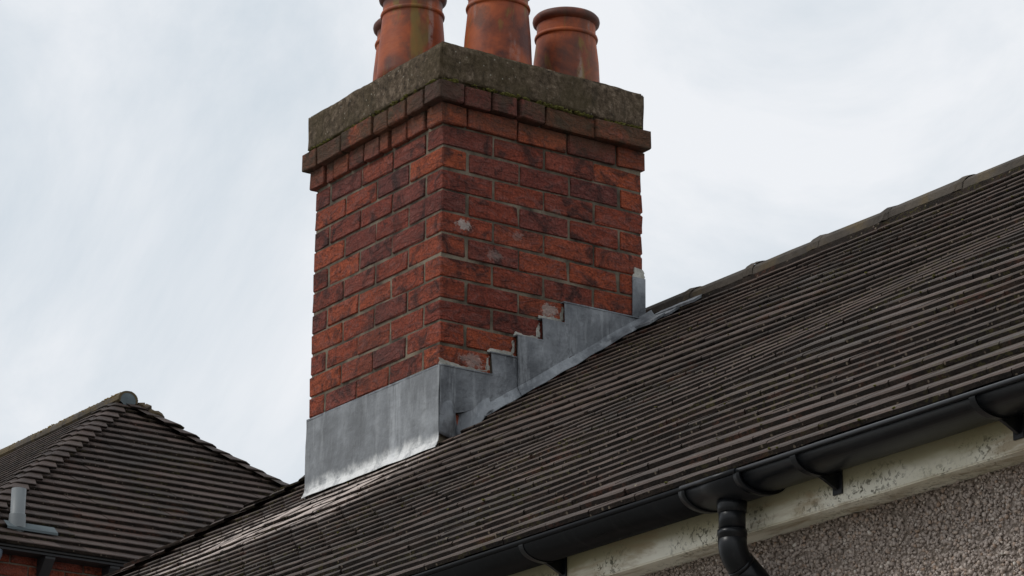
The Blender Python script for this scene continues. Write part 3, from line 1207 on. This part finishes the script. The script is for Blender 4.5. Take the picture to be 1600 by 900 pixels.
def run_course(x0, x1, y0, y1, z0, z1, right_cuts, left_cuts, jit=.0016):
    """oversailing course: cut positions measured from the near corner along each face"""
    wR = y1 - y0
    rc = [0] + [c for c in right_cuts] + [wR]
    for a, b2 in zip(rc[:-1], rc[1:]):
        put_brick(x1 - BW, x1, y0 + a + (h2 if a > 0 else 0), y0 + b2 - (h2 if b2 < wR else 0), z0, z1, jit)
        put_brick(x0, x0 + BW, y0 + a + (h2 if a > 0 else 0), y0 + b2 - (h2 if b2 < wR else 0), z0, z1, jit)
    lc = [BW + h2 * 2] + list(left_cuts) + [x1 - x0 - BW - h2 * 2]
    for a, b2 in zip(lc[:-1], lc[1:]):
        put_brick(x1 - b2 + h2, x1 - a - h2, y0, y0 + BW, z0, z1, jit)
        put_brick(x1 - b2 + h2, x1 - a - h2, y1 - BW, y1, z0, z1, jit)


run_course(-.922, .012, -.016, .906, ZB + 11 * HC + h2, ZB + 12 * HC - .004, [.115, .34, .565, .79], [.24, .355, .42, .535, .65, .765])
run_course(-.944, .040, -.042, .916, ZB + 12 * HC - .001, 5.829, [.112, .235, .35, .47, .70], [.235, .36, .465, .695], .0022)

# concrete cap: rough cast slab
def rough_slab(x0, x1, y0, y1, z0, z1, step, amp, seed):
    bm = bmesh.new()
    bm_box(bm, (x0, y0, z0), (x1, y1, z1))
    bmesh.ops.bevel(bm, geom=list(bm.edges), offset=.010, segments=2, affect='EDGES')
    nx = int(max(x1 - x0, y1 - y0) / step)
    for axis, lo, hi in ((0, x0, x1), (1, y0, y1), (2, z0, z1)):
        nn = max(2, int((hi - lo) / step))
        for k in range(1, nn):
            co = Vector((0, 0, 0))
            co[axis] = lo + (hi - lo) * k / nn
            no = Vector((0, 0, 0))
            no[axis] = 1
            bmesh.ops.bisect_plane(bm, geom=list(bm.verts) + list(bm.edges) + list(bm.faces), plane_co=co, plane_no=no)
    bm.normal_update()
    for v in bm.verts:
        p = v.co
        d = noise.fractal(p * 9 + Vector((seed, 0, 0)), 1.0, 2.0, 4) * amp + noise.noise(p * 60) * amp * .35
        v.co = p + v.normal * d
    return bm_mesh('cap', bm, True)


link('cap', rough_slab(-.931, .030, -.030, .893, 5.833, 5.987, .022, .0042, 3), M['concrete'], CH)
# flaunching: mortar haunch bedding the pots
V, Fc = [], []
nx_ = ny_ = 30
for j in range(ny_ + 1):
    for k in range(nx_ + 1):
        u, v = k / nx_, j / ny_
        xx, yy = -.915 + .925 * u, -.012 + .89 * v
        d = min(u, 1 - u, v, 1 - v) * 2
        V.append((xx, yy, 5.975 + .055 * min(1, d * 1.6) ** .7 + .006 * noise.noise(Vector((xx * 11, yy * 11, 1)))))
for j in range(ny_):
    for k in range(nx_):
        a = j * (nx_ + 1) + k
        Fc.append((a, a + 1, a + nx_ + 2, a + nx_ + 1))
link('flaunching', mesh_np('flaunching', V, Fc, True), M['concrete'], CH)

# moss along the ledge of the oversailing course
pts = []
rr = random.Random(9)
for k in range(620):
    t = rr.random()
    if noise.noise(Vector((t * 14, 3.3, 0))) < rr.uniform(-.25, .35):
        continue
    if rr.random() < .68:
        pts.append((.030 + rr.uniform(-.001, .011), -.03 + t * .905, 5.830 + rr.uniform(0, .010)))
    else:
        pts.append((.02 - t * .91, -.030 - rr.uniform(-.001, .011), 5.830 + rr.uniform(0, .009)))
lumps('moss', pts, .003, .0085, M['moss'], CH, 8, .7)

# --- lead flashing
XL = .0055


def plate(name, poly, x, th, mat, parent, seed=0, amp=.0030):
    """lead sheet cut to a (y,z) outline, standing on the x-face of the stack"""
    bm = bmesh.new()
    vs = [bm.verts.new((x, p[0], p[1])) for p in poly]
    f = bm.faces.new(vs)
    for axis, stepv in ((1, .03), (2, .03)):
        lo = min(p[axis - 1] for p in poly)
        hi = max(p[axis - 1] for p in poly)
        k = lo + stepv
        while k < hi:
            co = Vector((0, 0, 0))
            co[axis] = k
            no = Vector((0, 0, 0))
            no[axis] = 1
            bmesh.ops.bisect_plane(bm, geom=list(bm.verts) + list(bm.edges) + list(bm.faces), plane_co=co, plane_no=no)
            k += stepv
    for v in bm.verts:
        v.co.x += amp * noise.noise(Vector((v.co.y * 11 + seed, v.co.z * 11, seed * 3.1))) + amp * .6
    r = bmesh.ops.extrude_face_region(bm, geom=list(bm.faces))
    for e in r['geom']:
        if isinstance(e, bmesh.types.BMVert):
            e.co.x += th
    bm2 = bm_mesh(name, bm, False)
    return link(name, bm2, mat, parent)


def zroof(yy):
    return zs(.05, yy)


def stepz(k):
    return ZB + k * HC - .004


FOLD = .044
A_ = [(-.004, stepz(0)), (.218, stepz(0)), (.212, stepz(1)), (.335, stepz(1)), (.335, zroof(.335) + FOLD), (.20, zroof(.20) + FOLD), (.10, 4.60), (-.004, 4.575)]
B_ = [(.322, stepz(2)), (.436, stepz(2)), (.430, stepz(3)), (.545, stepz(3)), (.545, zroof(.545) + FOLD), (.326, zroof(.326) + FOLD)]
C_ = [(.532, stepz(4)), (.75, stepz(4) - .001), (.905, stepz(4) - .004), (.908, zroof(.9) + .012), (.538, zroof(.538) + FOLD)]
fa = plate('step_flashing', A_, XL + .0065, .0025, M['lead'], CH, 1)
fb = plate('step_flashing', B_, XL + .0115, .0025, M['lead'], CH, 2)
fc = plate('step_flashing', C_, XL + .0060, .0025, M['lead'], CH, 4)


def skirt(y0, y1, x_in, x_out, h_in, h_out, name, n=24, seed=0, par=None):
    """lead dressed outwards over the tiles"""
    V, Fc = [], []
    for k in range(n + 1):
        yy = y0 + (y1 - y0) * k / n
        for j in range(6):
            u = j / 5
            xx = x_in + (x_out - x_in) * u + .003 * noise.noise(Vector((yy * 9, seed, 1))) * u
            hh = h_in + (h_out - h_in) * (u ** .75) + .004 * noise.noise(Vector((yy * 15, u * 3, seed))) * u
            V.append((xx, yy, zs(xx, yy) + hh))
    for k in range(n):
        for j in range(5):
            a = k * 6 + j
            Fc.append((a, a + 1, a + 7, a + 6))
    nb_ = len(V)
    V += [(v[0], v[1], v[2] - .0025) for v in V]
    Fc += [tuple(nb_ + q for q in reversed(f)) for f in Fc]
    for k in range(n):
        a = k * 6 + 5
        Fc.append((a, nb_ + a, nb_ + a + 6, a + 6))
    return link(name, mesh_np(name, V, Fc), M['lead'], par)


skirt(.17, .338, XL + .010, .044, FOLD, .004, 'flashing_skirt', 10, 1, fa)
skirt(.325, .549, XL + .015, .047, FOLD, .005, 'flashing_skirt', 16, 2, fb)
skirt(.54, .93, XL + .009, .048, FOLD * .9, .005, 'flashing_skirt', 26, 3, fc)

# crumpled corner piece below the first step: apron return folded round the corner
V, Fc = [], []
nu, nv = 22, 16
for j in range(nv + 1):
    v = j / nv
    for k in range(nu + 1):
        u = k / nu
        yy = -.0035 + .2065 * u
        ztop = 4.70
        zbot = 4.505 - .012 * math.sin(u * 3.3) if u < .45 else 4.497 + (u - .45) * .215 * .62 / .55 * 1.0
        zbot = 4.508 - .018 * math.sin(min(1, u / .45) * math.pi * .6) if u < .45 else 4.4909 + (zs(.05, yy) + .012 - 4.4909) * min(1, (u - .45) / .45)
        zz = ztop + (zbot - ztop) * v
        bul = .030 * bell(u - .20, .15) * bell(v - .62, .28) - .020 * bell(u - .40, .07) * bell(v - .55, .4) + .036 * max(0, u - .35) * v ** 1.3 * 1.6
        xx = XL - .003 + .010 * v + bul + .003 * noise.noise(Vector((u * 6, v * 5, 2)))
        V.append((xx, yy, zz))
for j in range(nv):
    for k in range(nu):
        a = j * (nu + 1) + k
        Fc.append((a, a + 1, a + nu + 2, a + nu + 1))
nb_ = len(V)
V += [(v[0] - .0025, v[1], v[2]) for v in V]
Fc += [tuple(nb_ + q for q in reversed(f)) for f in Fc]
for k in range(nu):
    a = nv * (nu + 1) + k
    Fc.append((a, a + 1, nb_ + a + 1, nb_ + a))
link('corner_flashing', mesh_np('corner_flashing', V, Fc, True), M['lead'], CH)

# apron across the downslope face, lip dressed out over the tiles
V, Fc = [], []
nx_, nz_ = 44, 22
for j in range(nz_ + 1):
    v = j / nz_
    for k in range(nx_ + 1):
        u = k / nx_
        xx = -.901 + (.901 + .018) * u
        z_hi = ZB - .004 - .006 * (1 - u)
        z_lo = 4.452 + .003 * noise.noise(Vector((u * 7, 0, 5)))
        zz = z_hi + (z_lo - z_hi) * v
        yy = -.0068 - .0030 * (1 + noise.noise(Vector((xx * 9, zz * 9, 9)))) - .0012 * (1 + noise.noise(Vector((xx * 31, zz * 31, 4)))) - .014 * max(0, (v - .88) / .12) ** 1.6
        V.append((xx, yy, zz))
for j in range(nz_):
    for k in range(nx_):
        a = j * (nx_ + 1) + k
        Fc.append((a, a + nx_ + 1, a + nx_ + 2, a + 1))
nb_ = len(V)
V += [(v[0], v[1] + .003, v[2]) for v in V]
Fc += [tuple(nb_ + q for q in reversed(f)) for f in Fc]
for k in range(nx_):
    a = nz_ * (nx_ + 1) + k
    Fc.append((a, nb_ + a, nb_ + a + 1, a + 1))
    Fc.append((k, k + 1, nb_ + k + 1, nb_ + k))
for j in range(nz_):
    for a in (j * (nx_ + 1), j * (nx_ + 1) + nx_):
        Fc.append((a, a + nx_ + 1, nb_ + a + nx_ + 1, nb_ + a))
APR = link('apron_flashing', mesh_np('apron_flashing', V, Fc), M['apron'], CH)
# top turn-ins chased into the brick joints
link('apron_fold', box_mesh('apron_fold', (-.899, -.0115, ZB - .010), (.006, .004, ZB - .0035)), M['lead'], APR)
for k, (a, b2) in enumerate(((0, .218), (.212, .335), (.322, .436), (.430, .545), (.532, .905))):
    link('step_fold', box_mesh('step_fold', (-.004, a - .004, stepz(k) - .002), (XL + .0165 - .003 * (k not in (2, 3)), b2, stepz(k) + .0025)), M['lead'], (fa, fa, fb, fb, fc)[k])
# upstand wrapped round the rear corner
bm = bmesh.new()
bm_box(bm, (.004, .848, 5.078), (.0085, .9075, 5.252))
bm_box(bm, (-.07, .9035, 5.080), (.0036, .9078, 5.252))
link('corner_upstand', bm_mesh('corner_upstand', bm), M['lead'], CH)
# cover flap on the far side of the apron
link('apron_return', box_mesh('apron_return', (-.9090, -.004, 4.45), (-.9045, .32, 4.752)), M['lead'], APR)


# saddle pieces beside the stack, under the ridge tiles
def saddle(x0, x1, y0, y1, h, seed):
    V, Fc = [], []
    for j in range(4):
        for k in range(9):
            xx = x0 + (x1 - x0) * k / 8
            yy = y0 + (y1 - y0) * j / 3
            V.append((xx, yy, zs(xx, yy) + h + .002 * noise.noise(Vector((xx * 12, yy * 12, seed)))))
    for j in range(3):
        for k in range(8):
            a = j * 9 + k
            Fc.append((a, a + 1, a + 10, a + 9))
    nb2 = len(V)
    V += [(v[0], v[1] + .001, v[2] - .010) for v in V]
    for k in range(8):
        Fc.append((k, nb2 + k, nb2 + k + 1, k + 1))
    for j in range(3):
        a = j * 9 + 8
        Fc.append((a, nb2 + a, nb2 + a + 9, a + 9))
    link('lead_saddle', mesh_np('lead_saddle', V, Fc), M['lead'], CH)


saddle(.004, .255, .945, 1.03, .014, 1)
saddle(.004, .16, .90, .952, .009, 2)
saddle(.004, .13, .835, .905, .013, 3)


# pale repointing smeared along the chased joints
def smear(pts_yz, x, seed, th=.0022):
    r = random.Random(seed)
    V = []
    n = len(pts_yz)
    cy_ = sum(p[0] for p in pts_yz) / n
    cz_ = sum(p[1] for p in pts_yz) / n
    ring, ring2 = [], []
    m = 4
    for i in range(n):
        a, b2 = pts_yz[i], pts_yz[(i + 1) % n]
        for q in range(m):
            t = q / m
            yy = a[0] + (b2[0] - a[0]) * t + r.uniform(-.004, .004)
            zz = a[1] + (b2[1] - a[1]) * t + r.uniform(-.003, .003)
            ring.append((x, yy, zz))
    bm = bmesh.new()
    vs = [bm.verts.new(p) for p in ring]
    try:
        bm.faces.new(vs)
        ex = bmesh.ops.extrude_face_region(bm, geom=list(bm.faces))
        for e in ex['geom']:
            if isinstance(e, bmesh.types.BMVert):
                e.co.x += th
        bmesh.ops.triangulate(bm, faces=bm.faces)
    except ValueError:
        pass
    link('pointing', bm_mesh('pointing', bm), M['pale'], CH)


ends = [(.215, 0), (.325, 1), (.435, 2), (.540, 3)]
for i, (ye, k) in enumerate(ends):
    z0 = ZB + k * HC
    smear([(ye - .016, z0 + .012), (ye - .004, z0 + .012), (ye - .003, z0 + .066), (ye - .013, z0 + .058)], -.0008, 30 + i)
    smear([(ye - .12 - .05 * (i == 0), z0 + .002), (ye - .006, z0 + .001), (ye - .012, z0 + .016), (ye - .06, z0 + .010 + .006 * (i % 2)), (ye - .11, z0 + .013)], -.0006, 40 + i)
smear([(-.004, ZB + .002), (.10, ZB + .001), (.09, ZB + .012), (.05, ZB + .018), (.0, ZB + .024)], -.0004, 60)
smear([(.852, 5.252), (.905, 5.250), (.900, 5.282), (.86, 5.290)], -.0006, 63, .008)

# ------------------------------------------------------------------ chimney pots
POT = [(.122, 5.99), (.1335, 5.99), (.1325, 6.04), (.1265, 6.16), (.1175, 6.29), (.1168, 6.302), (.1225, 6.304), (.1240, 6.311), (.1215, 6.318), (.1150, 6.321),
       (.1145, 6.350), (.1150, 6.362), (.1225, 6.366), (.1290, 6.373), (.1312, 6.382), (.1295, 6.392), (.1230, 6.400), (.1120, 6.403), (.1000, 6.398), (.0960, 6.380), (.0955, 6.05)]
pots = [((-.453, .144), 'terracotta chimney pot with a pale streak of painted sheen, leftmost at the front of the cap', -.026),
        ((-.205, .372), 'plain terracotta chimney pot nearest the camera, second from the right', -.026),
        ((-.251, .722), 'rightmost terracotta chimney pot, its whole rolled rim showing', -.050),
        ((-.705, .275), 'terracotta chimney pot mostly hidden behind the leftmost front pot', -.030)]
for (c, lab, dz) in pots:
    t = thing('chimney_pot', lab, 'chimney pot', (c[0], c[1], 6.0), 'terracotta pots on the brick stack')
    k1, k2 = 5, 10
    for nm, a, b2 in (('pot_body', 0, 5), ('band', 5, 9), ('neck', 9, 11), ('rim', 11, 20)):
        V, Fc = lathe([(q[0], q[1] + dz if q[1] > 6.2 else q[1]) for q in POT[a:b2 + 1]], 56, c[0], c[1], .006)
        link(nm, mesh_np(nm, V, Fc, True), M['pot'], t)

# ------------------------------------------------------------------ neighbouring house
TP = math.tan(math.radians(38))
AX, AY, AZ = -8.39, 2.97, 7.08
EX, EZ = -6.43, 7.08 - TP * 1.96
HWD = 1.96
NB = thing('neighbour_house', 'red brick house with a dark hipped tile roof behind on the left', 'house', (AX - 2, AY, 0))
XFAR = AX - 7.0
ntf = []


def cut_end(W):
    d_ = EX - W[:, 0]
    W[:, 1] = np.clip(W[:, 1], AY - HWD + d_, AY + HWD - d_)


def cut_long(W):
    W[:, 0] = np.minimum(W[:, 0], EX - (HWD - np.abs(W[:, 1] - AY)))


g2 = .1
dc = g2 * math.cos(math.radians(38))
nn = int(HWD / dc)
for i in range(nn):
    d = i * dc
    zz = EZ + TP * d
    # hip end facing +x
    yk = AY - HWD + d - (i % 2) * .0825
    while yk < AY + HWD - d:
        yc = yk + .0825
        yk += .1652
        if yc < AY - HWD + d - .05 or yc > AY + HWD - d + .05:
            continue
        cut = cut_end if abs(yc - AY) > HWD - d - .26 else None
        ntf.append((frame((EX - d, yc, zz + random.gauss(0, .001)), (0, 1, 0), Vector((-1, 0, TP)).normalized(), random.gauss(0, .004), random.gauss(0, .003), random.gauss(0, .005)), random.randrange(10), cut))
    # long slope facing -y
    xk = EX - d + (i % 2) * .0825
    while xk > XFAR:
        xc = xk - .0825
        xk -= .1652
        if xc > EX - d + .05:
            continue
        ntf.append((frame((xc, AY - HWD + d, zz), (1, 0, 0), Vector((0, 1, TP)).normalized(), random.gauss(0, .004), random.gauss(0, .004), random.gauss(0, .005)), random.randrange(10), cut_long if xc > EX - d - .26 else None))
    # rear slope facing +y
    xk = EX - d + (i % 2) * .0825
    while xk > XFAR:
        xc = xk - .0825
        xk -= .1652
        if xc > EX - d + .05:
            continue
        ntf.append((frame((xc, AY + HWD - d, zz), (-1, 0, 0), Vector((0, -1, TP)).normalized()), random.randrange(10), cut_long if xc > EX - d - .26 else None))


def nkey(fr):
    m = fr[0]
    p = m.translation
    n = Vector((m[0][2], m[1][2], m[2][2]))
    v = (CAM - p)
    vis = n.dot(v.normalized())
    x_, y_ = project(p)
    ok = -20 < x_ < 470 and 600 < y_ < 895 and vis > 0 and y_ < 900 - (x_ - 180) * .5 + 10
    return v.length / (.05 + vis) + (0 if ok else 1e4)


lay_tiles(NB, M['tile_far'], ntf, 300, nkey, 'tile_field', TV_FAR)
dkz = .036
link('roof_deck', mesh_np('roof_deck', [(EX, AY - HWD, EZ - dkz), (EX, AY + HWD, EZ - dkz), (AX, AY, AZ - dkz), (XFAR, AY - HWD, EZ - dkz), (XFAR, AY, AZ - dkz), (XFAR, AY + HWD, EZ - dkz)],
                          [(0, 1, 2), (0, 2, 4, 3), (1, 5, 4, 2), (0, 3, 5, 1)]), M['deck'], NB)
nE = Vector((TP, 0, 1)).normalized()
nL_ = Vector((0, -TP, 1)).normalized()
nR_ = Vector((0, TP, 1)).normalized()
for i in range(nn):
    d = i * dc
    zz = EZ + TP * d
    V, Fc = bonnet((EX - d, AY - HWD + d, zz + .004), Vector((1, -1, -TP)).normalized(), Vector((-1, 0, 0)), Vector((0, 1, 0)), nL_, nE, .15, .2, 300 + i, .014, .016)
    bonnet_obj(V, Fc, M['tile_far'], NB)
    V, Fc = bonnet((EX - d, AY + HWD - d, zz + .004), Vector((1, 1, -TP)).normalized(), Vector((0, -1, 0)), Vector((-1, 0, 0)), nE, nR_, .15, .2, 400 + i, .018 + random.choice((0, 0, .008, .016)), .016)
    bonnet_obj(V, Fc, M['tile_far'], NB)
x = AX + .12
i = 0
while x > XFAR + .1:
    link('ridge_tile', ridge_tile_mesh(x - .395, x, AY, AZ - .045, .070, .066, seed=80 + i), M['ridge_far'], NB)
    x -= .40
    i += 1
# mortared end of the ridge and the saddle below it
V, Fc = [], []
n = 11
V.append((AX + .126, AY, AZ - .03))
for k in range(n):
    a = math.pi * k / (n - 1)
    V.append((AX + .118 + .008 * noise.noise(Vector((k, 1, 1))), AY - math.cos(a) * .064, AZ - .048 + math.sin(a) * .058))
for k in range(n - 1):
    Fc.append((0, k + 1, k + 2))
V.append((AX + .13, AY, AZ - .11))
Fc += [(0, 12, 1), (0, n, 12)]
link('ridge_end', mesh_np('ridge_end', V, Fc), M['ridge_end'], NB)
rl = random.Random(77)
lic = []
for _ in range(200):
    dy_ = rl.uniform(.005, .062)
    lic.append((AX + .08 - 1.6 * rl.random() ** 1.3, AY - dy_, AZ - .045 + .066 * math.sqrt(1 - (dy_ / .07) ** 2) - .003))
lumps('lichen', lic, .004, .012, M['lichen'], NB, 31, .6)
pts = [(AX + .05 + .12 * t, AY + .04 + .14 * t, AZ - .02 - TP * .14 * t) for t in (0, .2, .4, .6, .8, 1.0)]
lumps('hip_mortar', pts, .03, .05, M['ridge_far'], NB, 12, .7)

# walls
WXN = EX - .13
WYN0, WYN1 = AY - HWD + .20, AY + HWD - .20
bm = bmesh.new()
bm_box(bm, (XFAR + .1, WYN0 + .012, 0), (WXN - .012, WYN1 - .012, EZ - .012))
link('wall', bm_mesh('wall', bm), M['mortar_far'], NB)
nbm = []
for v in range(5):
    me = chamfer_box('brick', .1025, .215, .065, .004, .0012, 700 + v)
    me.materials.append(M['brick_far'])
    nbm.append(me)
nbh = []
for v in range(5):
    me = chamfer_box('brick', .215, .1025, .065, .004, .0012, 720 + v)
    me.materials.append(M['brick_far'])
    nbh.append(me)
for k in range(13):
    zc = EZ - .06 - .075 * k
    yk = WYN0 - (k % 2) * .1125
    while yk < WYN1 - .05:
        a, b2 = max(yk, WYN0), min(yk + .215, WYN1)
        if b2 - a > .05:
            o = link('brick', nbm[random.randrange(5)], None, NB)
            o.matrix_basis = Matrix.Translation((WXN - .05125 + random.gauss(0, .001), (a + b2) / 2, zc)) @ Matrix.Diagonal((1, (b2 - a) / .215, 1, 1))
        yk += .225
# soffit board and eave brackets
link('soffit', box_mesh('soffit', (WXN - .02, WYN0 - .18, EZ - .052), (EX - .015, WYN1 + .18, EZ - .040)), M['timber'], NB)
link('side_soffit', box_mesh('side_soffit', (XFAR, WYN0 - .18, EZ - .053), (WXN - .022, WYN0 + .03, EZ - .041)), M['timber'], NB)
yb = 1.22
while yb < WYN1:
    bm = bmesh.new()
    w = .030
    prof = [(WXN + .001, EZ - .054), (WXN + .105, EZ - .054), (WXN + .105, EZ - .068), (WXN + .022, EZ - .165), (WXN + .001, EZ - .175)]
    vs1 = [bm.verts.new((p[0], yb - w, p[1])) for p in prof]
    vs2 = [bm.verts.new((p[0], yb + w, p[1])) for p in prof]
    bm.faces.new(vs1)
    bm.faces.new(list(reversed(vs2)))
    for q in range(5):
        bm.faces.new((vs1[q], vs2[q], vs2[(q + 1) % 5], vs1[(q + 1) % 5]))
    link('eave_bracket', bm_mesh('eave_bracket', bm), M['timber'], NB)
    yb += .40

# ------------------------------------------------------------------ vent pipe on the neighbouring roof
VX, VY = -6.60, 1.475
VZ = EZ + TP * (EX - VX)
VP = thing('vent_pipe', 'short grey vent pipe with lead collar low on the hipped roof', 'vent pipe', (VX, VY, VZ))
V, Fc = tube([(VX, VY, VZ - .05), (VX, VY, VZ + .205), (VX, VY, VZ + .206), (VX, VY, VZ + .15)], [.041, .041, .036, .036], 28, False)
link('pipe', mesh_np('pipe', V, Fc, True), M['pvc'], VP)
V, Fc = tube([(VX, VY, VZ - .02), (VX, VY, VZ + .055), (VX, VY, VZ + .060), (VX, VY, VZ + .062)], [.050, .046, .045, .041], 28, False)
link('collar', mesh_np('collar', V, Fc, True), M['pvc'], VP)
V, Fc = [], []
for j in range(5):
    for k in range(9):
        dd = -.050 + .055 * j / 4
        yy = VY - .08 + .31 * k / 8
        V.append((VX - dd, yy, VZ + TP * dd + .014 + .004 * noise.noise(Vector((k, j, 3)))))
for j in range(4):
    for k in range(8):
        a = j * 9 + k
        Fc.append((a, a + 1, a + 10, a + 9))
nb2 = len(V)
V += [(v[0], v[1], v[2] - .014) for v in V[:9]]
for k in range(8):
    Fc.append((k, nb2 + k, nb2 + k + 1, k + 1))
link('lead_slate', mesh_np('lead_slate', V, Fc), M['ridge_end'], VP)

# ------------------------------------------------------------------ downpipe of the neighbouring house
NX, NY = WXN + .06, 1.285
ND = thing('downpipe', 'blue grey downpipe with small hopper at the corner of the brick house', 'downpipe', (NX, NY, 0))
V, Fc = tube([(NX, NY, EZ - .10), (NX, NY, .02)], .036, 24)
link('pipe', mesh_np('pipe', V, Fc, True), M['bluepipe'], ND)
V, Fc = tube([(NX, NY, EZ - .055), (NX, NY, EZ - .085), (NX, NY, EZ - .13)], [.062, .060, .040], 24)
link('hopper', mesh_np('hopper', V, Fc, False), M['bluepipe'], ND)
for zc in (EZ - .22, EZ - 1.6, EZ - 3.2):
    V, Fc = tube([(NX, NY, zc), (NX, NY, zc - .05)], .041, 24)
    link('collar', mesh_np('collar', V, Fc, False), M['bluepipe'], ND)
